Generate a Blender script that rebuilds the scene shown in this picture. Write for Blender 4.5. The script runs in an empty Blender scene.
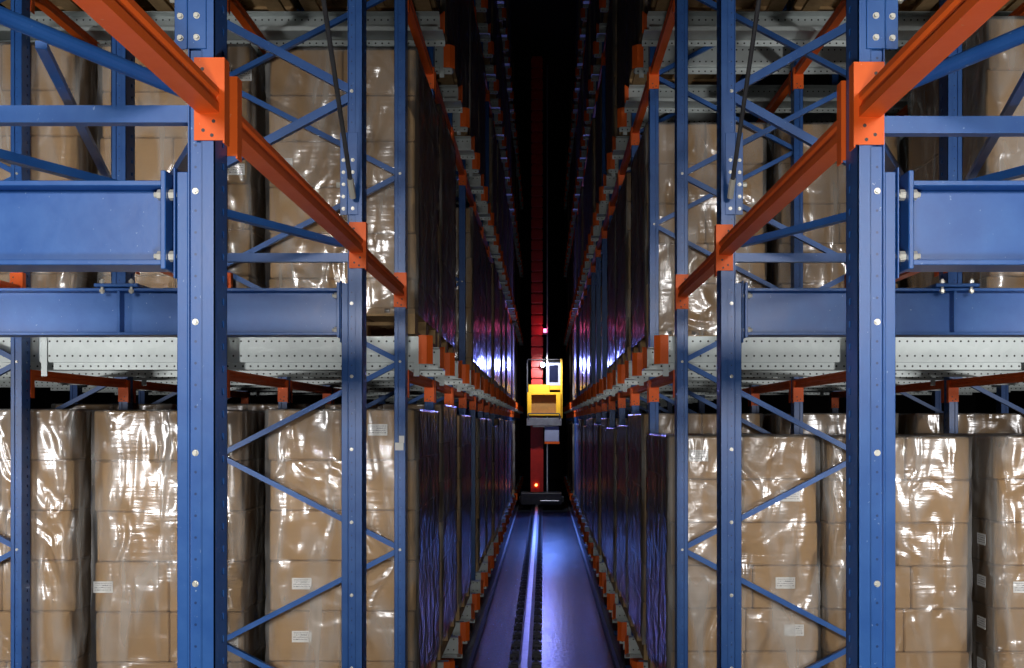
import bpy, bmesh, math, random
from mathutils import Vector, Matrix
random.seed(7)
scene = bpy.context.scene
COL = scene.collection
R = math.radians
ZC = 2.05            # height of the lens over the floor
P = 1.4              # lane pitch
DF = [5.5 + P * j for j in range(20)]
NL = 19
LEV = [-1.68, .487, 2.646, 4.81, 6.97]      # rail tops, relative to the lens
ROWS = {-1: [-.79, -1.80, -2.90], 1: [.764, 1.76, 2.83]}
ORD = ['first', 'second', 'third', 'fourth', 'fifth', 'sixth', 'seventh', 'eighth', 'ninth', 'tenth', 'eleventh', 'twelfth', 'thirteenth',
       'fourteenth', 'fifteenth', 'sixteenth', 'seventeenth', 'eighteenth', 'nineteenth', 'twentieth']
LVN = ['floor level', 'middle level', 'third level', 'fourth level', 'fifth level']
SIDE = {-1: 'left', 1: 'right'}

# ------------------------------------------------------------------ materials
def new_mat(name):
    m = bpy.data.materials.new(name); m.use_nodes = True
    nt = m.node_tree; nt.nodes.clear()
    out = nt.nodes.new('ShaderNodeOutputMaterial')
    return m, nt, out

def N(nt, kind, **kw):
    n = nt.nodes.new(kind)
    for k, v in kw.items():
        if k in n.inputs: n.inputs[k].default_value = v
        else: setattr(n, k, v)
    return n

def math_n(nt, op, a, b=None, c=None):
    n = nt.nodes.new('ShaderNodeMath'); n.operation = op
    for i, v in enumerate((a, b, c)):
        if v is None: continue
        if isinstance(v, (int, float)): n.inputs[i].default_value = v
        else: nt.links.new(v, n.inputs[i])
    return n.outputs[0]

def paint(name, col, col2, rough=.35, metal=0., scale=9., spec=.5, wear=None, bump=.03, coat=0.):
    m, nt, out = new_mat(name)
    b = N(nt, 'ShaderNodeBsdfPrincipled'); b.inputs['Metallic'].default_value = metal
    b.inputs['Specular IOR Level'].default_value = spec
    b.inputs['Coat Weight'].default_value = coat; b.inputs['Coat Roughness'].default_value = .15
    tc = N(nt, 'ShaderNodeTexCoord')
    n1 = N(nt, 'ShaderNodeTexNoise', Scale=scale, Detail=5., Roughness=.65)
    nt.links.new(tc.outputs['Object'], n1.inputs['Vector'])
    mix = N(nt, 'ShaderNodeMix', data_type='RGBA')
    mix.inputs[6].default_value = (*col, 1); mix.inputs[7].default_value = (*col2, 1)
    rmp = N(nt, 'ShaderNodeMapRange'); rmp.inputs[1].default_value = .35; rmp.inputs[2].default_value = .7
    nt.links.new(n1.outputs[0], rmp.inputs[0]); nt.links.new(rmp.outputs[0], mix.inputs[0])
    last = mix.outputs[2]
    if wear:
        n2 = N(nt, 'ShaderNodeTexNoise', Scale=70., Detail=3., Roughness=.6)
        nt.links.new(tc.outputs['Object'], n2.inputs['Vector'])
        r2 = N(nt, 'ShaderNodeMapRange'); r2.inputs[1].default_value = .69; r2.inputs[2].default_value = .74
        nt.links.new(n2.outputs[0], r2.inputs[0])
        mx = N(nt, 'ShaderNodeMix', data_type='RGBA'); mx.inputs[7].default_value = (*wear, 1)
        nt.links.new(r2.outputs[0], mx.inputs[0]); nt.links.new(last, mx.inputs[6]); last = mx.outputs[2]
    nt.links.new(last, b.inputs['Base Color'])
    rr = N(nt, 'ShaderNodeMapRange'); rr.inputs[3].default_value = rough * .8; rr.inputs[4].default_value = rough * 1.35
    nt.links.new(n1.outputs[0], rr.inputs[0]); nt.links.new(rr.outputs[0], b.inputs['Roughness'])
    if bump:
        bp = N(nt, 'ShaderNodeBump', Strength=bump, Distance=.01)
        nt.links.new(n1.outputs[0], bp.inputs['Height']); nt.links.new(bp.outputs[0], b.inputs['Normal'])
    nt.links.new(b.outputs[0], out.inputs[0])
    return m

M = {}
M['blue'] = paint('blue_enamel', (.019, .092, .33), (.028, .122, .39), .34, wear=(.22, .33, .55), bump=.05)
M['orange'] = paint('orange_enamel', (.95, .155, .02), (.88, .13, .016), .45, wear=(.9, .35, .16), bump=.05, spec=.3)
M['bolt'] = paint('zinc_bolt', (.75, .74, .68), (.62, .60, .52), .3, metal=.35)
M['dark_metal'] = paint('dark_steel', (.03, .03, .035), (.06, .06, .065), .5)
M['wood'] = paint('pallet_wood', (.50, .33, .16), (.38, .24, .11), .75, scale=14, bump=.2)
M['red'] = paint('crane_red', (.62, .03, .015), (.50, .025, .012), .4)
M['yellow'] = paint('crane_yellow', (.90, .50, .02), (.82, .43, .015), .4)
M['brown_board'] = paint('brown_board', (.30, .15, .03), (.22, .11, .025), .6)
M['pale_panel'] = paint('pale_panel', (.38, .42, .55), (.33, .37, .5), .45)
M['window'] = paint('cab_glass', (.01, .012, .03), (.014, .016, .04), .08)
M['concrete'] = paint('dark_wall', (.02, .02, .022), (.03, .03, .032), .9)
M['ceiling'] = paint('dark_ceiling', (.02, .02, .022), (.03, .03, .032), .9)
M['label_blank'] = paint('white_tape', (.8, .8, .78), (.7, .7, .68), .5)
M['steel_rail'] = paint('crane_rail_steel', (.40, .41, .45), (.32, .33, .36), .3, metal=.9)

def galvanised():
    m, nt, out = new_mat('galvanised_sheet')
    b = N(nt, 'ShaderNodeBsdfPrincipled', Metallic=.25, Roughness=.42)
    tc = N(nt, 'ShaderNodeTexCoord')
    v = N(nt, 'ShaderNodeTexVoronoi', Scale=26.); nt.links.new(tc.outputs['Object'], v.inputs['Vector'])
    n1 = N(nt, 'ShaderNodeTexNoise', Scale=5., Detail=4.); nt.links.new(tc.outputs['Object'], n1.inputs['Vector'])
    f = math_n(nt, 'ADD', math_n(nt, 'MULTIPLY', v.outputs['Color'], .35), math_n(nt, 'MULTIPLY', n1.outputs[0], .75))
    mix = N(nt, 'ShaderNodeMix', data_type='RGBA')
    mix.inputs[6].default_value = (.40, .45, .445, 1); mix.inputs[7].default_value = (.58, .63, .625, 1)
    nt.links.new(f, mix.inputs[0]); nt.links.new(mix.outputs[2], b.inputs['Base Color'])
    nt.links.new(b.outputs[0], out.inputs[0])
    return m
M['galv'] = galvanised()

def cardboard():
    m, nt, out = new_mat('brown_cardboard')
    b = N(nt, 'ShaderNodeBsdfPrincipled', Roughness=.8)
    b.inputs['Specular IOR Level'].default_value = .2
    tc = N(nt, 'ShaderNodeTexCoord'); oi = N(nt, 'ShaderNodeObjectInfo')
    mp = N(nt, 'ShaderNodeMapping'); mp.inputs['Scale'].default_value = (3, 3, 40)
    nt.links.new(tc.outputs['Object'], mp.inputs[0])
    n1 = N(nt, 'ShaderNodeTexNoise', Scale=1.5, Detail=4.); nt.links.new(mp.outputs[0], n1.inputs['Vector'])
    n2 = N(nt, 'ShaderNodeTexNoise', Scale=4., Detail=3.); nt.links.new(tc.outputs['Object'], n2.inputs['Vector'])
    f = math_n(nt, 'ADD', math_n(nt, 'MULTIPLY', n1.outputs[0], .5), math_n(nt, 'MULTIPLY', oi.outputs['Random'], .3))
    f = math_n(nt, 'ADD', f, math_n(nt, 'MULTIPLY', n2.outputs[0], .3))
    mix = N(nt, 'ShaderNodeMix', data_type='RGBA')
    mix.inputs[6].default_value = (.33, .20, .088, 1); mix.inputs[7].default_value = (.46, .30, .15, 1)
    nt.links.new(f, mix.inputs[0]); nt.links.new(mix.outputs[2], b.inputs['Base Color'])
    nt.links.new(b.outputs[0], out.inputs[0])
    return m
M['card'] = cardboard()

def film():
    m, nt, out = new_mat('clear_stretch_film')
    tc = N(nt, 'ShaderNodeTexCoord'); oi = N(nt, 'ShaderNodeObjectInfo')
    off = N(nt, 'ShaderNodeVectorMath', operation='MULTIPLY_ADD')
    cmb = N(nt, 'ShaderNodeCombineXYZ')
    for i in range(3): nt.links.new(oi.outputs['Random'], cmb.inputs[i])
    off.inputs[1].default_value = (37, 53, 71)
    nt.links.new(cmb.outputs[0], off.inputs[0]); nt.links.new(tc.outputs['Object'], off.inputs[2])
    def noise(sc, scale, detail=3., dist=0.):
        mp = N(nt, 'ShaderNodeMapping'); mp.inputs['Scale'].default_value = sc
        nt.links.new(off.outputs[0], mp.inputs[0])
        n = N(nt, 'ShaderNodeTexNoise', Scale=scale, Detail=detail, Distortion=dist)
        nt.links.new(mp.outputs[0], n.inputs['Vector']); return n.outputs[0]
    big = noise((1, 1, .8), 4.2, 1., 1.2)          # bulges and hollows
    vert = noise((2.2, 2.2, .5), 3.6, 1.5, .8)     # upright pleats
    fine = noise((1, 1, 9), 5., 2., .3)           # taut horizontal stretch lines
    h = math_n(nt, 'ADD', math_n(nt, 'MULTIPLY', big, 1.0), math_n(nt, 'MULTIPLY', vert, .35))
    h = math_n(nt, 'ADD', h, math_n(nt, 'MULTIPLY', fine, .05))
    bp = N(nt, 'ShaderNodeBump', Strength=1., Distance=.036); nt.links.new(h, bp.inputs['Height'])
    g = N(nt, 'ShaderNodeBsdfAnisotropic') if False else N(nt, 'ShaderNodeBsdfGlossy', Roughness=.21)
    g.inputs['Color'].default_value = (.95, .95, .97, 1)
    nt.links.new(bp.outputs[0], g.inputs['Normal'])
    d = N(nt, 'ShaderNodeBsdfDiffuse'); d.inputs['Color'].default_value = (.78, .76, .72, 1)
    nt.links.new(bp.outputs[0], d.inputs['Normal'])
    t = N(nt, 'ShaderNodeBsdfTransparent'); t.inputs[0].default_value = (.97, .97, .97, 1)
    haze = N(nt, 'ShaderNodeMapRange'); haze.inputs[1].default_value = .42; haze.inputs[2].default_value = .72
    haze.inputs[3].default_value = .05; haze.inputs[4].default_value = .40
    nt.links.new(vert, haze.inputs[0])
    m1 = N(nt, 'ShaderNodeMixShader'); nt.links.new(haze.outputs[0], m1.inputs[0])
    nt.links.new(t.outputs[0], m1.inputs[1]); nt.links.new(d.outputs[0], m1.inputs[2])
    fr = N(nt, 'ShaderNodeFresnel', IOR=1.5); nt.links.new(bp.outputs[0], fr.inputs['Normal'])
    ff = math_n(nt, 'MULTIPLY_ADD', fr.outputs[0], 0.85, .05)
    m2 = N(nt, 'ShaderNodeMixShader'); nt.links.new(ff, m2.inputs[0])
    nt.links.new(m1.outputs[0], m2.inputs[1]); nt.links.new(g.outputs[0], m2.inputs[2])
    nt.links.new(m2.outputs[0], out.inputs[0])
    return m
M['film'] = film()

def label_mat():
    m, nt, out = new_mat('printed_paper_label')
    b = N(nt, 'ShaderNodeBsdfPrincipled', Roughness=.5)
    tc = N(nt, 'ShaderNodeTexCoord'); sp = N(nt, 'ShaderNodeSeparateXYZ')
    nt.links.new(tc.outputs['Generated'], sp.inputs[0])
    x, z = sp.outputs[0], sp.outputs[2]
    n = N(nt, 'ShaderNodeTexNoise', Scale=1., Detail=0.)
    mp = N(nt, 'ShaderNodeMapping'); mp.inputs['Scale'].default_value = (38, 1, 7)
    nt.links.new(tc.outputs['Generated'], mp.inputs[0]); nt.links.new(mp.outputs[0], n.inputs['Vector'])
    ink = math_n(nt, 'GREATER_THAN', n.outputs[0], .5)
    row = math_n(nt, 'LESS_THAN', math_n(nt, 'FRACT', math_n(nt, 'MULTIPLY', z, 5.)), .45)
    inside = math_n(nt, 'MULTIPLY', math_n(nt, 'LESS_THAN', math_n(nt, 'ABSOLUTE', math_n(nt, 'SUBTRACT', x, .5)), .42),
                    math_n(nt, 'LESS_THAN', math_n(nt, 'ABSOLUTE', math_n(nt, 'SUBTRACT', z, .5)), .36))
    f = math_n(nt, 'MULTIPLY', math_n(nt, 'MULTIPLY', ink, row), inside)
    mix = N(nt, 'ShaderNodeMix', data_type='RGBA')
    mix.inputs[6].default_value = (.80, .80, .78, 1); mix.inputs[7].default_value = (.12, .12, .13, 1)
    nt.links.new(f, mix.inputs[0]); nt.links.new(mix.outputs[2], b.inputs['Base Color'])
    nt.links.new(b.outputs[0], out.inputs[0]); return m
M['label'] = label_mat()

def floor_mat():
    m, nt, out = new_mat('sealed_concrete')
    b = N(nt, 'ShaderNodeBsdfPrincipled'); b.inputs['Specular IOR Level'].default_value = .32
    tc = N(nt, 'ShaderNodeTexCoord')
    n1 = N(nt, 'ShaderNodeTexNoise', Scale=2.5, Detail=8., Roughness=.7); nt.links.new(tc.outputs['Object'], n1.inputs['Vector'])
    n2 = N(nt, 'ShaderNodeTexNoise', Scale=22., Detail=5.); nt.links.new(tc.outputs['Object'], n2.inputs['Vector'])
    mix = N(nt, 'ShaderNodeMix', data_type='RGBA')
    mix.inputs[6].default_value = (.014, .018, .028, 1); mix.inputs[7].default_value = (.042, .048, .064, 1)
    nt.links.new(n1.outputs[0], mix.inputs[0]); nt.links.new(mix.outputs[2], b.inputs['Base Color'])
    rr = N(nt, 'ShaderNodeMapRange'); rr.inputs[3].default_value = .17; rr.inputs[4].default_value = .30
    nt.links.new(n1.outputs[0], rr.inputs[0]); nt.links.new(rr.outputs[0], b.inputs['Roughness'])
    bp = N(nt, 'ShaderNodeBump', Strength=.25, Distance=.01); nt.links.new(n2.outputs[0], bp.inputs['Height'])
    nt.links.new(bp.outputs[0], b.inputs['Normal'])
    nt.links.new(b.outputs[0], out.inputs[0]); return m
M['floor'] = floor_mat()

def perforated(name, col, col2, px, rows, r, hole, metal, rough):
    """sheet with rows of punched holes along local x at the listed local z heights"""
    m, nt, out = new_mat(name)
    b = N(nt, 'ShaderNodeBsdfPrincipled', Metallic=metal, Roughness=rough)
    tc = N(nt, 'ShaderNodeTexCoord'); sp = N(nt, 'ShaderNodeSeparateXYZ'); nt.links.new(tc.outputs['Object'], sp.inputs[0])
    n1 = N(nt, 'ShaderNodeTexNoise', Scale=4., Detail=5.); nt.links.new(tc.outputs['Object'], n1.inputs['Vector'])
    v = N(nt, 'ShaderNodeTexVoronoi', Scale=26.); nt.links.new(tc.outputs['Object'], v.inputs['Vector'])
    f0 = math_n(nt, 'ADD', math_n(nt, 'MULTIPLY', v.outputs['Color'], .3), math_n(nt, 'MULTIPLY', n1.outputs[0], .8))
    mix = N(nt, 'ShaderNodeMix', data_type='RGBA')
    mix.inputs[6].default_value = (*col, 1); mix.inputs[7].default_value = (*col2, 1)
    nt.links.new(f0, mix.inputs[0])
    dx = math_n(nt, 'MULTIPLY', math_n(nt, 'SUBTRACT', math_n(nt, 'FRACT', math_n(nt, 'DIVIDE', sp.outputs[0], px)), .5), px)
    tot = None
    for z in rows:
        dz = math_n(nt, 'SUBTRACT', sp.outputs[2], z)
        d2 = math_n(nt, 'ADD', math_n(nt, 'MULTIPLY', dx, dx), math_n(nt, 'MULTIPLY', dz, dz))
        t = math_n(nt, 'LESS_THAN', d2, r * r)
        tot = t if tot is None else math_n(nt, 'MAXIMUM', tot, t)
    mx = N(nt, 'ShaderNodeMix', data_type='RGBA'); mx.inputs[7].default_value = (*hole, 1)
    nt.links.new(tot, mx.inputs[0]); nt.links.new(mix.outputs[2], mx.inputs[6])
    nt.links.new(mx.outputs[2], b.inputs['Base Color']); nt.links.new(b.outputs[0], out.inputs[0])
    return m
M['galv_holes'] = perforated('punched_galvanised_rail', (.40, .45, .445), (.58, .63, .625), .043, (-.028, -.11, -.166), .0058, (.02, .02, .02), .25, .42)

def punched(name, xc):
    m = M['blue'].copy(); m.name = name; nt = m.node_tree
    b = next(n for n in nt.nodes if n.type == 'BSDF_PRINCIPLED')
    src = b.inputs['Base Color'].links[0].from_socket
    tc = next(n for n in nt.nodes if n.type == 'TEX_COORD')
    sp = N(nt, 'ShaderNodeSeparateXYZ'); nt.links.new(tc.outputs['Object'], sp.inputs[0])
    dx = math_n(nt, 'SUBTRACT', math_n(nt, 'ABSOLUTE', sp.outputs[0]), xc)
    dz = math_n(nt, 'MULTIPLY', math_n(nt, 'SUBTRACT', math_n(nt, 'FRACT', math_n(nt, 'DIVIDE', sp.outputs[2], .0503)), .5), .0503)
    d2 = math_n(nt, 'ADD', math_n(nt, 'MULTIPLY', dx, dx), math_n(nt, 'MULTIPLY', dz, dz))
    t = math_n(nt, 'LESS_THAN', d2, .0031 ** 2)
    mx = N(nt, 'ShaderNodeMix', data_type='RGBA'); mx.inputs[7].default_value = (.012, .045, .16, 1)
    nt.links.new(t, mx.inputs[0]); nt.links.new(src, mx.inputs[6]); nt.links.new(mx.outputs[2], b.inputs['Base Color'])
    return m
M['blue_rack'] = punched('blue_enamel_punched', 0.)
M['blue_portal'] = punched('blue_enamel_punched_portal', .016)

def glow(name, col, s):
    m, nt, out = new_mat(name)
    e = N(nt, 'ShaderNodeEmission', Strength=s); e.inputs[0].default_value = (*col, 1)
    nt.links.new(e.outputs[0], out.inputs[0]); return m
M['lamp'] = glow('blue_white_lamp', (.55, .7, 1.), 60)
M['beacon'] = glow('red_beacon', (1., .12, .35), 9)
M['amber'] = glow('amber_lamp', (1., .35, .08), 6)

# ------------------------------------------------------------------ mesh building
class MB:
    def __init__(s): s.v = []; s.f = []; s.mi = []; s.cur = 0
    def box(s, x0, x1, y0, y1, z0, z1):
        b = len(s.v)
        x0, x1 = min(x0, x1), max(x0, x1)
        s.v += [(x, y, z) for z in (z0, z1) for y in (y0, y1) for x in (x0, x1)]
        for q in ((0, 2, 3, 1), (4, 5, 7, 6), (0, 1, 5, 4), (2, 6, 7, 3), (0, 4, 6, 2), (1, 3, 7, 5)):
            s.f.append([b + i for i in q]); s.mi.append(s.cur)
        return s
    def bar(s, a, b, w, t, up=(0, 1, 0)):
        """rectangular bar from a to b: w across, t along 'up'"""
        a, b, up = Vector(a), Vector(b), Vector(up)
        d = (b - a).normalized(); u = (up - d * up.dot(d)).normalized(); c = d.cross(u)
        k = len(s.v)
        for p in (a, b):
            for i, j in ((-1, -1), (1, -1), (1, 1), (-1, 1)):
                s.v.append(tuple(p + c * (i * w / 2) + u * (j * t / 2)))
        for q in ((0, 3, 2, 1), (4, 5, 6, 7), (0, 1, 5, 4), (1, 2, 6, 5), (2, 3, 7, 6), (3, 0, 4, 7)):
            s.f.append([k + i for i in q]); s.mi.append(s.cur)
        return s
    def channel(s, a, b, w, t, g, up=(0, 1, 0)):
        """C section bar: a web and two lips"""
        a, b, up = Vector(a), Vector(b), Vector(up)
        d = (b - a).normalized(); u = (up - d * up.dot(d)).normalized(); c = d.cross(u)
        o = u * (-t / 2 + g / 2)
        s.bar(a + o, b + o, w, g, up)
        for i in (-1, 1):
            q = c * (i * (w / 2 - g / 2)) + u * (g / 2)
            s.bar(a + q, b + q, g, t - g, up)
        return s
    def tube(s, a, b, r, n=10, cap=True):
        a, b = Vector(a), Vector(b); d = (b - a).normalized()
        u = d.orthogonal().normalized(); c = d.cross(u); k = len(s.v)
        for p in (a, b):
            for i in range(n):
                an = 2 * math.pi * i / n
                s.v.append(tuple(p + u * (r * math.cos(an)) + c * (r * math.sin(an))))
        for i in range(n):
            j = (i + 1) % n
            s.f.append([k + i, k + j, k + n + j, k + n + i]); s.mi.append(s.cur)
        if cap:
            s.f.append([k + i for i in range(n)][::-1]); s.f.append([k + n + i for i in range(n)]); s.mi += [s.cur] * 2
        return s
    def prism_y(s, pts, y0, y1):
        k = len(s.v); n = len(pts)
        s.v += [(x, y0, z) for x, z in pts] + [(x, y1, z) for x, z in pts]
        for i in range(n):
            j = (i + 1) % n
            s.f.append([k + i, k + j, k + n + j, k + n + i]); s.mi.append(s.cur)
        s.f.append([k + i for i in range(n)][::-1]); s.f.append([k + n + i for i in range(n)]); s.mi += [s.cur] * 2
        return s
    def mesh(s, name, mats, bevel=0.):
        me = bpy.data.meshes.new(name); me.from_pydata(s.v, [], s.f)
        for m in (mats if isinstance(mats, (list, tuple)) else [mats]): me.materials.append(m)
        for p, i in zip(me.polygons, s.mi): p.material_index = i
        bm = bmesh.new(); bm.from_mesh(me)
        if bevel:
            bmesh.ops.bevel(bm, geom=list(bm.edges), offset=bevel, segments=1, affect='EDGES', clamp_overlap=True)
        bmesh.ops.recalc_face_normals(bm, faces=bm.faces)
        bm.to_mesh(me); bm.free()
        return me

def link(name, me, parent=None, loc=(0, 0, 0), rot=(0, 0, 0)):
    o = bpy.data.objects.new(name, me); COL.objects.link(o)
    o.parent = parent; o.location = loc; o.rotation_euler = rot
    return o
def tag(o, label=None, cat=None, group=None, kind=None):
    if label: o['label'] = label
    if cat: o['category'] = cat
    if group: o['group'] = group
    if kind: o['kind'] = kind
    return o
def thing(name, label, cat, loc, group=None, rotz=0):
    o = bpy.data.objects.new(name, None); COL.objects.link(o); o.empty_display_size = .1
    o.location = loc; o.rotation_euler = (0, 0, rotz)
    return tag(o, label, cat, group)

# ------------------------------------------------------------------ setting
def struct(name, mb, m):
    return tag(link(name, mb.mesh(name, m)), kind='structure')
struct('floor', MB().box(-16, 16, -9, 37, -.2, 0), M['floor'])
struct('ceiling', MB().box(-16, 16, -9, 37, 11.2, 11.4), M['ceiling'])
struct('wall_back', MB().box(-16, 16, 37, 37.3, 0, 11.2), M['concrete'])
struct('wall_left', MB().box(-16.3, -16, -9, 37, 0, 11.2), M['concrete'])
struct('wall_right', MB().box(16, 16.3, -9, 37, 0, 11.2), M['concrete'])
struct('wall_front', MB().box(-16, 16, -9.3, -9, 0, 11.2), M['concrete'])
for s in (-1, 1):
    struct('trim_1' if s < 0 else 'trim_2', MB().box(s * .60, s * .63, 4.2, 31.5, 0, .035), M['dark_metal'])

# ------------------------------------------------------------------ posts
def post_mesh(z0, z1, w=.062, dep=.09):
    """omega post: three folded strips on the face, pierced side walls, rear lips"""
    t = .003; mb = MB(); h = w / 2
    mb.box(-h, -h * .38, 0, t, z0, z1).box(h * .38, h, 0, t, z0, z1)
    mb.cur = 1; mb.box(-h * .40, h * .40, .007, .007 + t, z0, z1); mb.cur = 0
    mb.box(-h * .40, -h * .38 + .001, 0, .007 + t, z0, z1).box(h * .38 - .001, h * .40, 0, .007 + t, z0, z1)
    for s in (-1, 1):
        a, b = s * h, s * (h - t)
        mb.box(a, b, 0, .052, z0, z1).box(a, b, .066, dep, z0, z1)
        z = z0
        while z < z1:
            mb.box(a, b, .052, .066, z, min(z + .037, z1)); z += .053
        mb.box(s * h, s * (h - .016), dep - t, dep, z0, z1)
    return mb

def portal_mesh(out, z0, z1):
    """post with a flush strip on the aisle edge and a recessed bolt strip beside it"""
    t = .003; mb = MB(); o = out; I = -o * .031
    def X(v): return I + o * v
    mb.box(X(0), X(.030), 0, t, z0, z1).box(X(.029), X(.032), 0, .008 + t, z0, z1)
    mb.cur = 1; mb.box(X(.030), X(.062), .008, .008 + t, z0, z1); mb.cur = 0
    mb.box(X(.059), X(.062), .0, .09, z0, z1).box(X(0), X(.016), .087, .09, z0, z1)
    a, b = X(0), X(.003)
    mb.box(a, b, 0, .052, z0, z1).box(a, b, .066, .09, z0, z1)
    z = z0
    while z < z1:
        mb.box(a, b, .052, .066, z, min(z + .037, z1)); z += .053
    return mb
Z0 = .012
FT = 9.7
def bolt_mesh(r=.0055, l=.008):
    mb = MB().tube((0, 0, 0), (0, -.002, 0), r * 1.35, 12).tube((0, -.002, 0), (0, -l, 0), r, 6)
    return mb.mesh('bolt', M['bolt'])
BOLT = bolt_mesh()
BIGBOLT = bolt_mesh(.012, .02)
PLATE = MB().box(-.075, .075, -.02, .11, 0, .012).mesh('base_plate', M['blue'], .002)
POST_RACK = post_mesh(Z0, FT).mesh('post', [M['blue'], M['blue_rack']])

NODE = [ZC + .338 + 1.036 * k for k in range(-2, 8)]
def brace_list(ztop, zmin=.1):
    """single lacing between inner node heights and outer ones"""
    segs = []
    for z in NODE:
        for dz in (-.518, .518):
            if zmin < z < ztop and zmin < z + dz < ztop: segs.append((z, z + dz))
    return segs

def upright(side, r0, r1, y, label, detail, group):
    t = thing('upright_frame', label, 'rack frame', (r0, y, 0), group)
    dx = r1 - r0
    for x in (0, dx):
        link('post', POST_RACK, t, (x, 0, 0)); link('base_plate', PLATE, t, (x, 0, 0))
    segs = brace_list(FT - .2)
    key = ('brace', round(dx, 3))
    if detail:
        for za, zb in segs:
            k = (round(dx, 3), za < zb)
            if k not in BR:
                BR[k] = MB().channel((0, .045, 0), (dx, .045, .518 if za < zb else -.518), .028, .026, .003).mesh('brace', M['blue'])
            link('brace', BR[k], t, (0, 0, za))
            if zb > za: link('bolt', BOLT, t, (0, .007, za))
    else:
        k = (round(dx, 3), 'all')
        if k not in BR:
            mb = MB()
            for za, zb in segs: mb.channel((0, .045, za), (dx, .045, zb), .028, .026, .003)
            BR[k] = mb.mesh('bracing', M['blue'])
        link('bracing', BR[k], t)
    return t
BR = {}
for s in (-1, 1):
    rw = ROWS[s]; sd = SIDE[s]
    for j, y in enumerate(DF):
        lab = f'blue upright frame edging the aisle, {ORD[j]} from the front, {sd} rack'
        upright(s, rw[0], rw[1], y, lab, j < 4, 'upright frames along the aisle')
        if j < 4:
            upright(s, rw[2], rw[2] + s * 1.0, y, f'blue upright frame set back from the aisle, {ORD[j]} from the front, {sd} rack', True, 'upright frames set back')

scrap = MB(); scrap.box(-.026, .020, -.0035, -.002, -.03, .012).box(-.004, .024, -.0035, -.002, .010, .05)
fr0 = [o for o in bpy.data.objects if o.get('category') == 'rack frame' and o.location.x < 0 and abs(o.location.y - DF[0]) < .01 and o.location.x > -1][0]
tag(link('tape_scrap', scrap.mesh('tape_scrap', M['label_blank']), fr0, (0, 0, ZC - .12)), 'torn white tape scrap stuck on the post')

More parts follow.
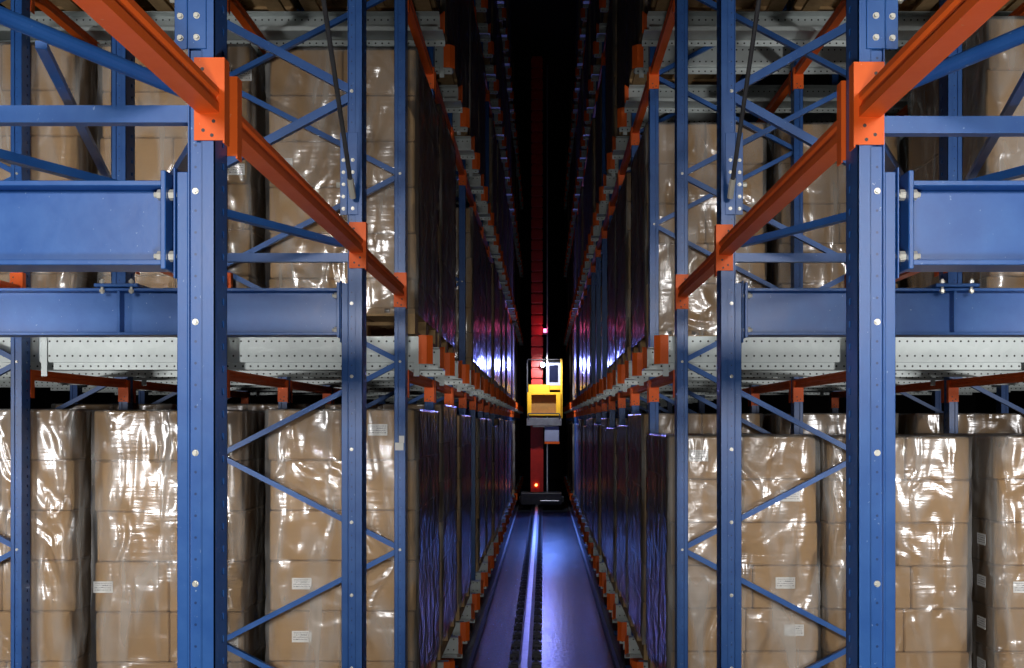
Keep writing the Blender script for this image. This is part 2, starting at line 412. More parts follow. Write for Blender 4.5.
# ------------------------------------------------------------------ portal frames at the rack mouth
PD = [2.3, 4.13]
PX = {(-1, 0): -.787, (-1, 1): -.778, (1, 0): .754, (1, 1): .762}
ZB0, ZB1 = ZC + .363, ZC + .557
def nut(t, x, y, z, rotz, me=None):
    return link('bolt', me or BIGBOLT, t, (x, y, z), (0, 0, rotz))
IB = {}
for s in (-1, 1):
    sd = SIDE[s]
    for d, y in enumerate(PD):
        near = 'front' if d == 0 else 'second'
        x0 = PX[s, d]; out = s
        t = thing('portal_frame', f'tall blue bolted portal post with welded side strip, {near} one in the {sd} rack mouth', 'rack frame', (x0, y, 0), 'portal frames')
        link('post', portal_mesh(out, Z0, 5.6).mesh('post', [M['blue'], M['blue_portal']]), t); link('base_plate', PLATE, t)
        re = MB().box(out * .0315, out * .056, .0, .088, Z0, ZC + .578)
        link('side_strip', re.mesh('side_strip', M['blue'], .0015), t)
        z = ZC + .535 - 7 * .302 if d == 0 else ZC + .495 - 7 * .302
        while z < ZC + 1.3:
            if z > .2 and not (ZC + .64 < z < ZC + .86): link('bolt', BOLT, t, (out * .016, .008, z))
            z += .302
        # splice plate high on the post
        zs = ZC + (.86 if d == 0 else .86)
        sp = MB().box(-out * .012, out * .03, -.004, 0, zs, zs + .34)
        link('splice_plate', sp.mesh('splice_plate', M['blue'], .001), t)
        sp = MB().box(out * .031, out * .034, -.004, .08, zs, zs + .34).box(out * .034, out * .062, .0, .004, zs, zs + .34)
        link('splice_plate', sp.mesh('splice_plate', M['blue'], .001), t)
        for q in range(5):
            link('bolt', BOLT, t, (out * .009, -.004, zs + .025 + q * .05)); link('bolt', BOLT, t, (out * .048, 0, zs + .025 + q * .05))
        link('bolt', BIGBOLT, t, (out * .062, .03, zs + .13), (0, 0, out * R(90)))
        # horizontal strut behind the face of the post
        xe = out * 1.95
        zs_ = ZC + ((.722 if s < 0 else .697) if d == 0 else .69)
        st = MB().channel((out * .032, .05, zs_), (xe, .05, zs_), .040 if d == 0 else .036, .03, .003)
        link('strut', st.mesh('strut', M['blue'], 0), t)
        if d == 1:    # outer stub post standing on the I-beam, laced to the main post
            xo = (-1.755 if s < 0 else 1.70) - x0
            link('post', post_mesh(ZB1 + .016, 5.6).mesh('post', [M['blue'], M['blue_rack']]), t, (xo, 0, 0))
            link('foot_plate', MB().box(-.09, .09, -.03, .11, ZB1 + .002, ZB1 + .016).mesh('foot_plate', M['blue'], .002), t, (xo, 0, 0))
            for bx in (-.06, .06):
                b = MB().tube((0, 0, -.03), (0, 0, .03), .006, 8).tube((0, 0, .014), (0, 0, .024), .011, 6).tube((0, 0, -.026), (0, 0, -.014), .011, 6)
                link('bolt', b.mesh('bolt', M['bolt']), t, (xo + bx, -.0185, ZB1 + .005))
            for za, zb in brace_list(5.5, ZC + .6):
                k = (round(xo, 3), za < zb, 'p')
                if k not in IB: IB[k] = MB().channel((0, .045, 0), (xo, .045, zb - za), .034, .028, .003).mesh('brace', M['blue'])
                link('brace', IB[k], t, (0, 0, za))
            link('bolt', BOLT, t, (out * .016, .008, ZC + 1.374))
        # I-beam
        xb = (-.877 if s < 0 else .848) if d == 0 else (-.852 if s < 0 else .842)
        L = 2.6
        b = thing('deep_girder', f'deep blue I-beam bolted to the {near} portal post of the {sd} rack', 'I-beam', (xb, y, ZB0), 'deep tie beams')
        h = ZB1 - ZB0
        mb = MB().box(0, out * L, -.005, .105, 0, .012).box(0, out * L, -.005, .105, h - .012, h).box(0, out * L, .044, .056, .012, h - .012)
        link('beam_section', mb.mesh('beam_section', M['blue'], .0015), b)
        link('end_plate', MB().box(0, -out * .012, -.012, .112, -.01, h + .022).mesh('end_plate', M['blue'], .002), b)
        gap = abs(xb - x0) - .056 - .012 - .003
        link('mounting_plate', MB().box(-out * (.012 + gap), -out * max(.0122, .008 + gap), -.004, .1, -.03, h + .03).mesh('mounting_plate', M['blue'], .001), b)
        for zz in (.022, h - .03):
            for yy in (.012, .088):
                bb = MB().tube((out * .022, 0, 0), (-out * (.0125 + gap), 0, 0), .007, 8).tube((out * .001, 0, 0), (out * .014, 0, 0), .0125, 6)
                if gap > .016: bb.tube((-out * .013, 0, 0), (-out * .026, 0, 0), .0125, 6)
                link('bolt', bb.mesh('bolt', M['bolt']), b, (0, yy, zz))
        if d == 1:
            xs = (-1.755 if s < 0 else 1.70) - xb
            link('stiffener', MB().box(xs - .006, xs + .006, -.003, .044, .012, h - .012).mesh('stiffener', M['blue'], .001), b)

# orange tie beams carried by bracket plates on the post faces
def channel_beam_mesh(L, name='beam_section', h=.056, w=.05):
    """box beam along +y from 0 to L with a pressed groove along each side"""
    g = .006
    pts = [(-w / 2, -h / 2), (w / 2, -h / 2), (w / 2, -h * .12), (w / 2 - g, -h * .02), (w / 2 - g, h * .16), (w / 2, h * .26), (w / 2, h / 2),
           (-w / 2, h / 2), (-w / 2, h * .26), (-w / 2 + g, h * .16), (-w / 2 + g, -h * .02), (-w / 2, -h * .12)]
    return MB().prism_y(pts, 0, L).mesh(name, M['orange'])
def bracket_mesh(side, h=.19, w=.066):
    """plate lying on the post face, bent back around its aisle edge, with bolt holes"""
    mb = MB()
    mb.box(-w / 2, w / 2, -.004, 0, -h / 2, h / 2)
    mb.box(-side * w / 2, -side * (w / 2 + .004), -.004, .032, -h / 2 - .006, h / 2)
    mb.cur = 1
    for px, pz in ((.012, -.38), (-.012, -.27), (.014, .36), (-.008, -.44), (.018, .2)):
        mb.tube((px * side, -.0035, pz * h), (px * side, -.0048, pz * h), .0042, 10)
    return mb.mesh('connector', [M['orange'], M['dark_metal']])
BRK = {s: bracket_mesh(s) for s in (-1, 1)}
BRK_S = {s: bracket_mesh(s, .15, .066) for s in (-1, 1)}
BEAMS = {}
def beam(x, ya, yb, z, side, label, group, small=True, h=.056, w=.05, back=True):
    ya += .0015; yb -= .0015
    t = tag(thing('orange_beam', label, 'beam', (x, ya, z), group), kind='thing')
    k = (round(yb - ya, 3), h, w)
    if k not in BEAMS: BEAMS[k] = channel_beam_mesh(yb - ya, h=h, w=w)
    link('beam_section', BEAMS[k], t)
    br = (BRK_S if small else BRK)[side]
    dz = -.0505 if small else .004
    link('connector', br, t, (0, yb - ya, dz))               # lies on the face of the further post
    if back: link('connector', br, t, (0, 0, dz))             # and on the back of the nearer post
    return t
for s in (-1, 1):
    sd = SIDE[s]; xs = [s * .77, s * .77, s * .77]
    ZT = ZC + (.728 if s < 0 else .718)
    xx = PX[s, 0] - s * (.018 if s < 0 else .005)
    beam(xx, -1.5, PD[0] - .0, ZT + .012, s, f'bright orange tie beam reaching forward from the front portal post, {sd} rack', 'orange tie beams', False, back=False)
    beam(xx, PD[0] + .094, PD[1], ZT + .002, s, f'orange tie beam between the first and second portal posts, {sd} rack', 'orange tie beams', False)
    beam(ROWS[s][0], PD[1] + .094, DF[0], ZT, s, f'short orange tie beam from the second portal post to the first frame, {sd} rack', 'orange tie beams', False)
    xo = -1.755 if s < 0 else 1.70
    beam(xo, PD[1] + .094, DF[0], ZT, s, f'orange tie beam behind the stub post on the I-beam, {sd} rack', 'orange tie beams set back', False)
    beam(xo, PD[0] + .3, PD[1], ZT, s, f'orange tie beam in front of the stub post on the I-beam, {sd} rack', 'orange tie beams set back', False, back=False)
    beam(ROWS[s][2], PD[0] + .3, DF[0], ZT, s, f'orange tie beam out beyond the stub post, {sd} rack', 'orange tie beams set back', False, back=False)

# flat plan bracing and rod ties of the mouth
def single(name, mb, m, label, cat, group=None):
    return tag(link(name, mb.mesh(name, m)), label, cat, group)
for s in (-1, 1):
    sd = SIDE[s]; zz = ZC + .765; xq = -1.724 if s < 0 else 1.669
    xi = PX[s, 0] + s * .02
    single('plan_brace', MB().tube((PX[s, 0] + s * .056, 2.33, ZC + .775), (PX[s, 0] + s * .86, .5, ZC + .775), .0165, 14), M['blue'],
           f'blue round brace slanting overhead from the front post of the {sd} rack', 'brace', 'plan braces')
    single('plan_brace', MB().bar((PX[s, 1] + s * .056, 4.15, zz - .022), (s * 1.66, 2.46, zz - .022), .032, .026, (0, 0, 1)), M['blue'],
           f'thin dark blue brace slanting flat behind the orange tie beam, {sd} rack', 'brace', 'plan braces')
    single('plan_brace', MB().bar((xi + s * .03, 2.41, ZC + .665), (xq, 4.10, ZC + .665), .036, .022, (0, 0, 1)), M['blue'],
           f'short steep brace beside the front post under the strut, {sd} rack', 'brace', 'plan braces')
    single('plan_brace', MB().bar((s * 1.03, 2.05, zz + .010), (xq - s * .05, 4.10, zz + .010), .022, .016, (0, 0, 1)), M['blue'],
           f'thin brace running from the round brace back to the stub post, {sd} rack', 'brace', 'plan braces')
    tr = thing('tie_rod', f'thin black tension rod hanging down to the second portal post, {sd} rack', 'tie rod', (PX[s, 1], 4.074, ZC + .93), 'tension rods')
    ro = MB().tube((0, 0, 0), (s * .002, -1.665, 1.77), .009, 8); link('rod', ro.mesh('rod', M['dark_metal']), tr)
    link('clevis', MB().tube((0, .008, -.01), (0, -.05, .052), .013, 8).mesh('clevis', M['bolt']), tr)

# ------------------------------------------------------------------ Y beams of the rack (carry the rails)
def yb_z(l): return ZC + LEV[l] - .187 - .0285
for s in (-1, 1):
    sd = SIDE[s]
    for l in range(5):
        for j in range(19):
            y = DF[j]
            if l == 3 and j < 3: continue
            if l == 4 and j < 7: continue
            for r in range(3):
                if r and (j > 2 or l > 2): continue
                if r and l == 0: continue
                if r == 0: lab = f'orange bracket beam along the {sd} aisle edge, {LVN[l]}, {ORD[j]} bay'
                else: lab = f'orange bracket beam on the {ORD[r]} post row of the {sd} rack, {LVN[l]}, {ORD[j]} bay'
                beam(ROWS[s][r], y + .094, DF[j + 1], yb_z(l), s, lab, 'rail beams', True)

# ------------------------------------------------------------------ pallet channels: two galvanised rails per lane
XE = .673
def rail_meshes(side, L):
    o = side
    def X(v): return o * v
    n = MB()   # near rail, local y=0 at its web, local z=0 at rail top
    n.box(X(XE), X(L), 0, .004, -.14, 0)
    n.box(X(XE), X(L), .004, .075, -.006, 0)
    n.box(X(XE - .03), X(L), .004, .13, -.146, -.14)
    n.box(X(XE - .03), X(L), .036, .040, -.1855, -.146)
    n.box(X(XE), X(L), .127, .13, -.14, -.12)
    f = MB()
    f.box(X(XE), X(L), 0, .004, -.14, 0)
    f.box(X(XE), X(L), -.07, 0, -.006, 0)
    f.box(X(XE - .03), X(L), -.125, .03, -.146, -.14)
    f.box(X(XE - .03), X(L), .036, .040, -.1855, -.146)
    f.box(X(XE), X(L), -.125, -.122, -.14, -.12)
    gp = MB()  # near guide plate, folded
    gp.box(X(.70), X(.655), -.012, -.007, -.155, .006)
    gp.bar((X(.656), -.0095, -.0745), (X(.624), .03, -.0745), .161, .005, (1, 0, 0)) if False else None
    a = [(X(.6555), -.012), (X(.624), .022), (X(.624), .027), (X(.6555), -.007)]
    k = len(gp.v)
    gp.v += [(x, y, -.155) for x, y in a] + [(x, y, .006) for x, y in a]
    for q in ((0, 1, 2, 3), (7, 6, 5, 4), (0, 4, 5, 1), (1, 5, 6, 2), (2, 6, 7, 3), (3, 7, 4, 0)):
        gp.f.append([k + i for i in q]); gp.mi.append(0)
    gf = MB()
    a = [(X(.672), -.006), (X(.640), -.06), (X(.636), -.058), (X(.668), .0)]
    k = len(gf.v)
    gf.v += [(x, y, -.135) for x, y in a] + [(x, y, .003) for x, y in a]
    for q in ((0, 1, 2, 3), (7, 6, 5, 4), (0, 4, 5, 1), (1, 5, 6, 2), (2, 6, 7, 3), (3, 7, 4, 0)):
        gf.f.append([k + i for i in q]); gf.mi.append(0)
    sup = MB()
    sup.box(-.016, .016, -.008, -.001, -.225, -.005)
    return (n.mesh('rail', M['galv_holes']), f.mesh('rail', M['galv_holes']), gp.mesh('guide_plate', M['orange']), gf.mesh('guide_plate', M['orange']),
            sup.mesh('rail_hanger', M['galv']))
RL = {s: (rail_meshes(s, 4.6), rail_meshes(s, 2.3)) for s in (-1, 1)}
for s in (-1, 1):
    sd = SIDE[s]
    for l in range(5):
        for i in range(NL):
            if l == 3 and i < 3: continue
            if l == 4 and i < 7: continue
            deep = 0 if (i < 4 and l < 3) else 1
            n, f, gp, gf, sup = RL[s][deep]
            t = thing('pallet_channel', f'galvanised shuttle rail pair in the {sd} rack, {LVN[l]}, {ORD[i]} lane from the front', 'rail', (0, DF[i] + .115, ZC + LEV[l]), 'pallet channels'); t['kind'] = 'thing'
            link('rail', n, t); link('rail', f, t, (0, .88, 0))
            link('guide_plate', gp, t); link('guide_plate', gf, t, (0, .88, 0))
            if i < 8 and l < 3:
                for r in ((0, 2) if deep == 0 else (0,)):
                    link('rail_hanger', sup, t, (ROWS[s][r] - s * (.078 if r == 0 else .1), 0, 0))

# ------------------------------------------------------------------ pallet loads
def pallet_mesh(w, d):
    mb = MB(); n = 5
    for i in range(3):
        x = -w / 2 + i * (w - .1) / 2
        for k in range(3):
            y = k * (d - .14) / 2
            mb.box(x, x + .1, y, y + .14, .022, .1)
        mb.box(x, x + .1, 0, d, 0, .022)
    for k in range(3):
        y = k * (d - .14) / 2
        mb.box(-w / 2, w / 2, y, y + .14, .1, .12)
    for i in range(n):
        x = -w / 2 + i * (w - .14) / (n - 1)
        mb.box(x, x + .14, 0, d, .12, .142)
    return mb.mesh('wooden_pallet', M['wood'])
def carton_mesh(w, d, h):
    mb = MB().box(-w / 2 + .002, w / 2 - .002, .002, d - .002, .001, h - .002)
    me = mb.mesh('carton', M['card'], .008)
    return me
def film_mesh(w, d, zs, seed):
    """wrap following the bulges of the layers, open at the foot"""
    rnd = random.Random(seed); verts = []; faces = []
    z = [zs[0] - .03]
    for a, b in zip(zs[:-1], zs[1:]):
        z += [a + .012, a + (b - a) * .3, a + (b - a) * .6, b - .012]
    z += [zs[-1] + .004]
    nx, ny = 7, 9; ring = []
    for i in range(nx): ring.append((-1 + 2 * i / nx, -1, 'f'))
    for i in range(ny): ring.append((1, -1 + 2 * i / ny, 'r'))
    for i in range(nx): ring.append((1 - 2 * i / nx, 1, 'b'))
    for i in range(ny): ring.append((-1, 1 - 2 * i / ny, 'l'))
    n = len(ring)
    for kz, zz in enumerate(z):
        corner = .004 if (kz % 4 in (1, 0)) else .009
        for u, v, q in ring:
            c = .009 + rnd.random() * .006
            if abs(u) < .99 and abs(v) < .99: c += rnd.random() * .003
            x = u * (w / 2 + c); y = d / 2 + v * (d / 2 + c)
            verts.append((x, y, zz))
    for k in range(len(z) - 1):
        for i in range(n):
            j = (i + 1) % n
            faces.append((k * n + i, k * n + j, (k + 1) * n + j, (k + 1) * n + i))
    top = (len(z) - 1) * n
    faces.append([top + i for i in range(n)])
    me = bpy.data.meshes.new('stretch_film'); me.from_pydata(verts, [], faces); me.materials.append(M['film'])
    bm = bmesh.new(); bm.from_mesh(me); bmesh.ops.recalc_face_normals(bm, faces=bm.faces); bm.to_mesh(me); bm.free()
    for p in me.polygons: p.use_smooth = True
    return me
PAL = {}
CART = {}
LABEL = MB().box(-.055, .055, -.0015, 0, -.032, .032).mesh('paper_label', M['label'])
PD_ = 1.2
def near_load(s, x_in, w, y, z0, top, hl, cols_pat, label, labels=(), seed=0, group='front pallet loads'):
    """a fully split load. x_in: aisle edge, w: width away from the aisle, top: height of the load top, hl: layer height"""
    rnd = random.Random(seed)
    xc = x_in + s * w / 2
    t = thing('pallet_load', label, 'pallet load', (xc, y, z0), group)
    k = round(w, 3)
    if k not in PAL: PAL[k] = pallet_mesh(w, PD_)
    link('wooden_pallet', PAL[k], t)
    tot = top - z0 - .142; n = max(1, round(tot / hl))
    hs = [hl] * n; hs[0] = tot - hl * (n - 1)        # top layers keep their height, the lowest takes the rest
    z = .142; zs = [z]; idx = 0
    for li, h in enumerate(hs):
        pat = cols_pat[(n - 1 - li) % len(cols_pat)]
        dx = rnd.uniform(-.011, .011)
        x = -w / 2
        for wf in pat:
            for r in range(2):
                q = (round(w * wf, 3), round(h, 3))
                if q not in CART: CART[q] = carton_mesh(q[0], PD_ / 2, q[1])
                c = link('carton', CART[q], t, (x + w * wf / 2 + dx, r * PD_ / 2 + rnd.uniform(-.003, .003), z))
                if r == 0:
                    for (ll, fx, fz) in labels:
                        if ll == n - 1 - li and -w / 2 + fx * w >= x and -w / 2 + fx * w < x + w * wf:
                            link('paper_label', LABEL, c, (-w / 2 + fx * w - (x + w * wf / 2), -.0005, fz * h))
            x += w * wf
        z += h; zs.append(z)
    link('stretch_film', film_mesh(w, PD_, zs, seed), t)
    return t

ONE, TWO, TWOB = (1.,), (.5, .5), (.55, .45)
zf = [ZC + l + .013 for l in LEV]
Y1 = DF[0] + .112
# front lane, floor level, left: four loads
near_load(-1, -.722, .823, Y1, zf[0], ZC + .075, .283, (TWO, TWO, ONE, TWO), 'wrapped carton load beside the aisle on the left rack floor level, front lane',
          ((3, .22, .55), (4, .23, .5), (0, .75, .6)), 1)
near_load(-1, -1.690, .832, Y1, zf[0], ZC + .07, .283, (TWO, (.58, .42), ONE, TWO), 'wrapped carton load half behind the front left post, floor level', ((3, .06, .5), (4, .9, .4)), 2)
near_load(-1, -2.640, .83, Y1, zf[0], ZC + .075, .283, (TWO, TWO, TWOB), 'wrapped carton load third from the aisle on the left floor level', (), 3)
near_load(-1, -3.600, .83, Y1, zf[0], ZC + .075, .283, (TWO, TWOB), 'wrapped carton load at the far left edge on the floor level', (), 4)
# front lane, floor level, right
near_load(1, .712, .826, Y1, zf[0], ZC - .074, .242, (TWO, TWO, ONE, TWOB), 'wrapped carton load beside the aisle on the right rack floor level, with four paper labels',
          ((0, .2, .55), (1, .82, .62), (3, .77, .6), (4, .83, .5)), 5)
near_load(1, 1.588, .80, Y1, zf[0], ZC - .078, .242, (TWOB, ONE, TWO, (.6, .4)), 'wrapped carton load half behind the front right post, floor level', (), 6)
side_load = near_load(1, 2.535, .82, Y1, zf[0], ZC - .074, .242, (TWO, TWOB), 'wrapped carton load third from the aisle on the right floor level', ((3, .2, .5),), 7)
near_load(1, 3.48, .82, Y1, zf[0], ZC - .074, .242, (TWO, ONE), 'wrapped carton load at the far right edge on the floor level', (), 8)
for zz in (.80, .56, .32, .08):
    link('paper_label', LABEL, side_load, (-.41 - .012, .15, (ZC - .074 - zf[0]) - .242 * 2 - .242 * (1 - zz / .24) * 0 - (.80 - zz) - .11), (0, 0, R(-90)))
# front lane, middle level
near_load(-1, -.722, .823, Y1, zf[1], ZC + 2.10, .258, (TWO, ONE, TWOB, TWO), 'tall wrapped carton load beside the aisle on the left middle level', ((2, .1, .5),), 9)
near_load(-1, -1.655, .83, Y1, zf[1], ZC + 2.12, .258, (TWO, ONE, TWO), 'tall wrapped carton load behind the front left post, middle level', ((2, .92, .3), (0, .95, .35)), 10)
near_load(-1, -2.62, .83, Y1, zf[1], ZC + 2.13, .258, (TWO, TWOB, ONE), 'tall wrapped carton load third from the aisle on the left middle level', (), 11)
near_load(-1, -3.58, .83, Y1, zf[1], ZC + 2.13, .258, (TWO, ONE), 'tall wrapped carton load at the far left edge, middle level', (), 12)
near_load(1, 2.495, .83, Y1, zf[1], ZC + 2.275, .29, (TWO, ONE), 'tall wrapped carton load alone in the front lane on the right middle level', (), 13)
# second lane, middle level right (the front lane is empty here)
Y2 = DF[1] + .112
near_load(1, .73, .82, Y2, zf[1], ZC + 2.10, .28, (TWO, ONE, TWO), 'carton load by the aisle in the second lane of the right middle level', (), 14)
near_load(1, 1.66, .82, Y2, zf[1], ZC + 2.10, .28, (ONE, TWO, TWO), 'carton load behind the empty front lane, second from the aisle, right middle level', (), 15)
near_load(1, 2.60, .82, Y2, zf[1], ZC + 2.05, .28, (TWO, ONE), 'carton load behind the lone front load of the right middle level', (), 16)
# front lane, third level: only the pallets and feet of the loads come into view
for s in (-1, 1):
    for q, xi in enumerate((.72, 1.67, 2.62)):
        near_load(s, s * xi, .82, Y1, zf[2], ZC + LEV[2] + 1.3, .28, (TWO, ONE), f'wrapped carton load {ORD[q]} from the aisle in the {SIDE[s]} front lane, third level', (), 20 + q + 5 * s)

# simple loads deeper in the lanes
SIMPLE = {}
def simple_meshes(v):
    if v in SIMPLE: return SIMPLE[v]
    rnd = random.Random(100 + v)
    w = .82; n, hl = ((6, .265), (7, .225), (5, .30), (6, .245), (6, .276))[v % 5]
    mb = MB(); z = .142; zs = [z]
    for k in range(n):
        dx = rnd.uniform(-.012, .012)
        for c in (0, 1):
            for r in (0, 1):
                mb.box(-w / 2 + c * w / 2 + .002 + dx, -w / 2 + (c + 1) * w / 2 - .002 + dx, r * .6 + .002, r * .6 + .598, z + .002, z + hl - .002)
        z += hl; zs.append(z)
    if w not in PAL: PAL[w] = pallet_mesh(w, PD_)
    SIMPLE[v] = (PAL[w], mb.mesh('carton_stack', M['card'], .005), film_mesh(w, PD_, zs, 300 + v))
    return SIMPLE[v]
def simple_load(s, xi, y, l, v, label, group):
    p, c, f = simple_meshes(v)
    t = thing('pallet_load', label, 'pallet load', (s * (xi + .41), y, zf[l]), group)
    link('wooden_pallet', p, t); link('carton_stack', c, t); link('stretch_film', f, t)
    return t
EMPTY = {(-1, 1, 2), (1, 1, 5), (1, 1, 6), (1, 1, 4), (-1, 1, 9), (1, 0, 12), (-1, 0, 3), (-1, 2, 5), (1, 2, 4), (1, 1, 10), (-1, 0, 11)}
rnd = random.Random(5)
for s in (-1, 1):
    sd = SIDE[s]
    for l in range(5):
        for i in range(1, NL):
            if l == 3 and i < 3: continue
            if l == 4 and i < 7: continue
            slots = 3 if (i < 3 and l < 2) else 1
            for q in range(slots):
                if q == 0 and (s, l, i) in EMPTY: continue
                if s > 0 and l == 1 and i == 1: continue
                v = rnd.randrange(4)
                if i == 1 and l == 0: v = 4 if s < 0 else 0
                xi = .705 + .95 * q + rnd.uniform(-.012, .03)
                where = '' if q == 0 else f', {ORD[q]} from the aisle'
                simple_load(s, xi, DF[i] + .11 + rnd.uniform(.0, .02), l, v,
                            f'wrapped carton load, {sd} rack, {LVN[l]}, {ORD[i]} lane from front{where}', 'pallet loads along the aisle')

# ------------------------------------------------------------------ aisle floor rail and crane
XR = -.155
fr = thing('crane_rail', 'steel crane rail on clip plates down the middle of the aisle floor', 'rail', (XR, 0, 0))
mb = MB().prism_y([(-.055, .03), (.055, .03), (.055, .04), (.008, .052), (.008, .095), (.026, .1), (.026, .125), (-.026, .125), (-.026, .1), (-.008, .095), (-.008, .052), (-.055, .04)], 3.0, 30.)
link('rail_section', mb.mesh('rail_section', M['steel_rail']), fr)
CLIP = MB().box(-.14, -.02, -.06, .06, 0, .03).box(-.12, -.06, -.035, .035, .03, .05).tube((-.09, 0, .05), (-.09, 0, .085), .014, 6).mesh('rail_clip', M['dark_metal'], .002)
k = 0; y = 5.2
while y < 24 and k < 48:
    for sg in (0, 1):
        link('rail_clip', CLIP, fr, (0, y, 0), (0, 0, R(180) * sg))
    y += .40; k += 1

YC = 23.5
cr = thing('stacker_crane', 'red-masted stacker crane with yellow cab standing deep in the aisle', 'crane', (XR, YC, 0))
def part(name, mb, m, parent=cr, bevel=0., lab=None):
    o = link(name, mb.mesh(name, m, bevel), parent)
    if lab: o['label'] = lab
    return o
mast = MB()
mast.box(-.12, .12, .35, .6, .4, 10.8)
part('mast', mast, M['red'], lab='tall red box mast')
NSEG = 34
seg = MB().box(-.14, .14, .28, .35, 0, .215).mesh('mast_panel', M['red'], .01)
for q in range(NSEG):
    link('mast_panel', seg, cr, (0, 0, 2.1 + q * .255))
part('lower_mast', MB().box(-.15, .15, .22, .36, .42, 2.0).box(.06, .085, .19, .22, .5, 1.9), M['red'])
part('base_carriage', MB().box(-.38, .58, .0, .6, .13, .40).box(-.42, .64, .2, .5, .16, .3), M['dark_metal'], bevel=.01)
part('buffer_bar', MB().box(.08, .52, -.06, 0, .2, .235), M['steel_rail'], bevel=.005)
# cab: frame, panels, open yellow bay
zb = ZC + .06
part('cab_post', MB().box(.55, .60, -.02, .03, zb + .05, zb + 1.45), M['yellow'], bevel=.004)
part('cab_frame', MB().box(.555, .595, .77, .8, zb + .05, zb + 1.44).box(-.235, -.215, -.02, .0, zb + .05, zb + 1.44).box(-.235, -.215, .78, .8, zb + .05, zb + 1.44).box(-.235, .595, .78, .8, zb + 1.42, zb + 1.44)
     .box(-.235, .549, -.02, .0, zb + 1.42, zb + 1.44).box(-.235, -.215, -.02, .8, zb + 1.42, zb + 1.44).box(.555, .595, .031, .8, zb + 1.42, zb + 1.44), M['dark_metal'], lab='dark thin cab frame')
part('cab_panel', MB().box(.22, .56, .05, .09, zb + .82, zb + 1.36), M['pale_panel'], bevel=.01, lab='pale panel round the cab window')
part('cab_panel', MB().box(.24, .55, .0, .05, zb + .72, zb + .82), M['yellow'], bevel=.005)
part('cab_window', MB().box(.29, .50, .035, .052, zb + .90, zb + 1.30), M['window'], bevel=.015, lab='dark rounded cab window')
part('front_panel', MB().box(-.20, .30, -.05, .0, zb + .66, zb + .84), M['yellow'], bevel=.006)
bay = MB().box(-.225, -.13, -.08, .75, zb + .14, zb + .66).box(.45, .56, -.08, .75, zb + .14, zb + .66).box(-.13, .45, -.08, .75, zb + .60, zb + .66).box(-.225, .56, -.08, .75, zb + .10, zb + .16)
part('load_bay', bay, M['yellow'], bevel=.006)
part('bay_lining', MB().box(-.13, .45, .12, .14, zb + .16, zb + .60), M['brown_board'], lab='brown board lining of the yellow bay')
part('bay_rail', MB().tube((-.2, -.12, zb + .16), (.53, -.12, zb + .16), .014).tube((-.2, -.12, zb + .16), (-.2, -.12, zb + .02), .014).tube((.53, -.12, zb + .16), (.53, -.12, zb + .02), .014), M['dark_metal'])
part('lift_carriage', MB().box(-.24, .58, -.08, .5, zb - .12, zb + .06).box(-.1, .5, .0, .4, zb - .16, zb - .12), M['steel_rail'], bevel=.006)
part('control_box', MB().box(.18, .52, -.02, .25, zb - .5, zb - .14), M['pale_panel'], bevel=.01, lab='pale control cabinet under the cab')
part('trim_strip', MB().box(.18, .53, -.03, .25, zb - .55, zb - .5), M['orange'])
part('cable_duct', MB().box(.23, .26, .36, .4, .4, 10.6), M['steel_rail'])
part('head_lamp', MB().tube((.135, -.03, ZC + 1.37), (.135, .01, ZC + 1.37), .05, 14), M['lamp'], lab='blue-white work lamp')
part('lamp_bracket', MB().box(.10, .17, .011, .05, ZC + 1.3, ZC + 1.44), M['dark_metal'])
part('warning_beacon', MB().tube((.19, .1, ZC + 2.14), (.19, .1, ZC + 2.22), .035, 12), M['beacon'], lab='pink-red warning beacon')
part('beacon_arm', MB().box(.14, .26, .12, .36, ZC + 2.1, ZC + 2.13), M['dark_metal'])
part('signal_lamp', MB().tube((-.02, .18, .58), (-.02, .22, .58), .03, 10), M['amber'], lab='small amber lamp on the lower mast')
WHEEL = MB().tube((-.03, 0, 0), (.03, 0, 0), .12, 20).mesh('wheel', M['dark_metal'])
for yy in (.12, .48): link('wheel', WHEEL, cr, (0, yy, .245))

# ------------------------------------------------------------------ light
def area(name, loc, target, sx, sy, power, col, spread=180):
    l = bpy.data.lights.new(name, 'AREA'); l.shape = 'RECTANGLE'; l.size = sx; l.size_y = sy; l.energy = power; l.color = col; l.spread = R(spread)
    o = bpy.data.objects.new(name, l); COL.objects.link(o); o.location = loc
    o.rotation_euler = (Vector(target) - Vector(loc)).to_track_quat('-Z', 'Y').to_euler(); return o
def spot(name, loc, target, power, col, angle, blend, rad):
    l = bpy.data.lights.new(name, 'SPOT'); l.energy = power; l.color = col; l.spot_size = R(angle); l.spot_blend = blend; l.shadow_soft_size = rad
    o = bpy.data.objects.new(name, l); COL.objects.link(o); o.location = loc
    o.rotation_euler = (Vector(target) - Vector(loc)).to_track_quat('-Z', 'Y').to_euler(); return o
area('mouth_fill', (0, .35, ZC - .55), (0, 3, ZC + .3), .4, .3, 21, (1., .985, .96), 160)  # added fill below the view, brightens the orange tie beams and front posts
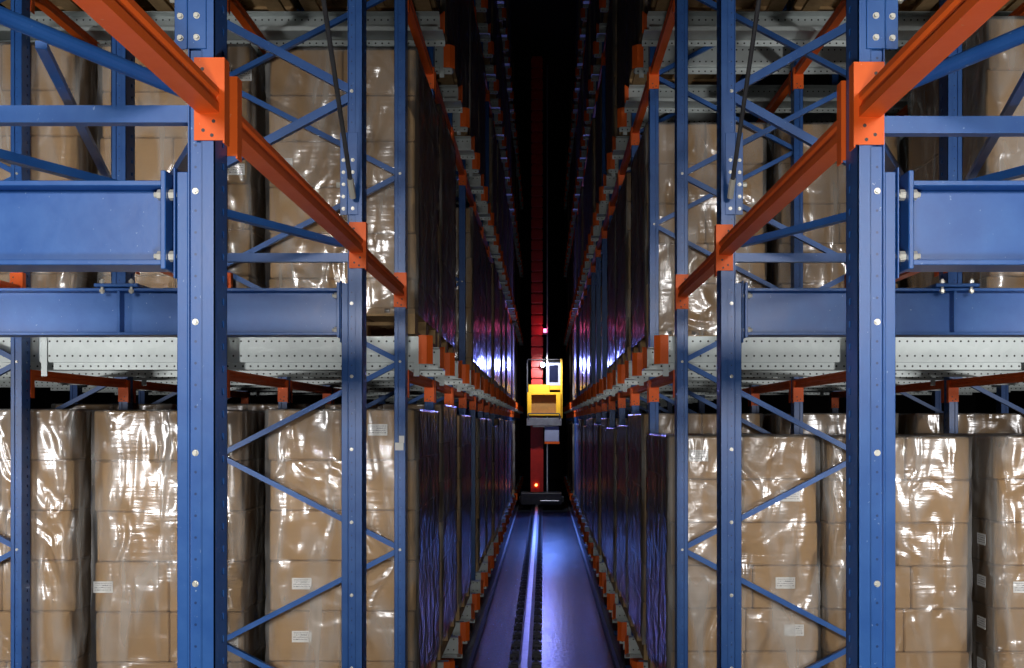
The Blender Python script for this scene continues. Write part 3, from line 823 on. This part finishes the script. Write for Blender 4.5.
for s in (-1, 1):
    # flood lamps at the two corners of the front aisle; cone edge passes the aisle corner of the loads
    lx, ly = s * 4.6, 0.4
    inner = math.atan2(abs(lx) - .54, 5.6 - ly); half = R(31)
    ang = inner - half
    d = Vector((-s * math.sin(ang), math.cos(ang), -.01))
    spot('flood_lamp', (lx, ly, ZC - .1), Vector((lx, ly, ZC - .1)) + d, 400, (1., .985, .97), 62, .12, .2)
    area('front_fill', (s * 1.6, -3., ZC + 1.2), (s * 2.2, 6, ZC), .9, .6, 17, (1., .98, .95), 44)  # unseen frontal fill behind the lens, spread narrowed to spare the aisle sides
spot('crane_lamp', (XR + .135, YC - .1, ZC + 1.37), (0, 6, ZC + .6), 155, (.20, .25, 1.), 165, .3, .06)
spot('blue_floor_fill', (.1, YC - .4, ZC + .9), (.15, 20., 0), 700, (.12, .26, 1.), 56, .6, .1)  # added blue fill for the floor before the crane, has no fitting
def point(name, loc, power, col, rad):
    l = bpy.data.lights.new(name, 'POINT'); l.energy = power; l.color = col; l.shadow_soft_size = rad
    o = bpy.data.objects.new(name, l); COL.objects.link(o); o.location = loc; return o
spot('cab_fill', (XR + .2, YC - .9, ZC + 1.5), (XR + .2, YC, ZC + .75), 110, (.9, .92, 1.), 95, .5, .05)  # added fill aimed back at the cab to brighten it, has no fitting
point('crane_beacon', (XR + .19, YC - .05, ZC + 2.25), .9, (1., .12, .3), .04)

w = bpy.data.worlds.new('World'); scene.world = w; w.use_nodes = True
bg = w.node_tree.nodes['Background']; bg.inputs[0].default_value = (.35, .45, .9, 1); bg.inputs[1].default_value = .0015

# ------------------------------------------------------------------ camera
cam = bpy.data.cameras.new('camera'); co = bpy.data.objects.new('camera', cam); COL.objects.link(co)
co.location = (0, 0, ZC); co.rotation_euler = (R(90), 0, 0)
cam.sensor_width = 36; cam.lens = 1000 / 1024 * 36
cam.shift_x = (512 - 543.5) / 1024; cam.shift_y = (423 - 334) / 1024
cam.clip_start = .05; cam.clip_end = 200
scene.camera = co
vs = scene.view_settings
vs.view_transform = 'Standard'; vs.look = 'None'; vs.gamma = 1; vs.exposure = .28; vs.use_curve_mapping = False
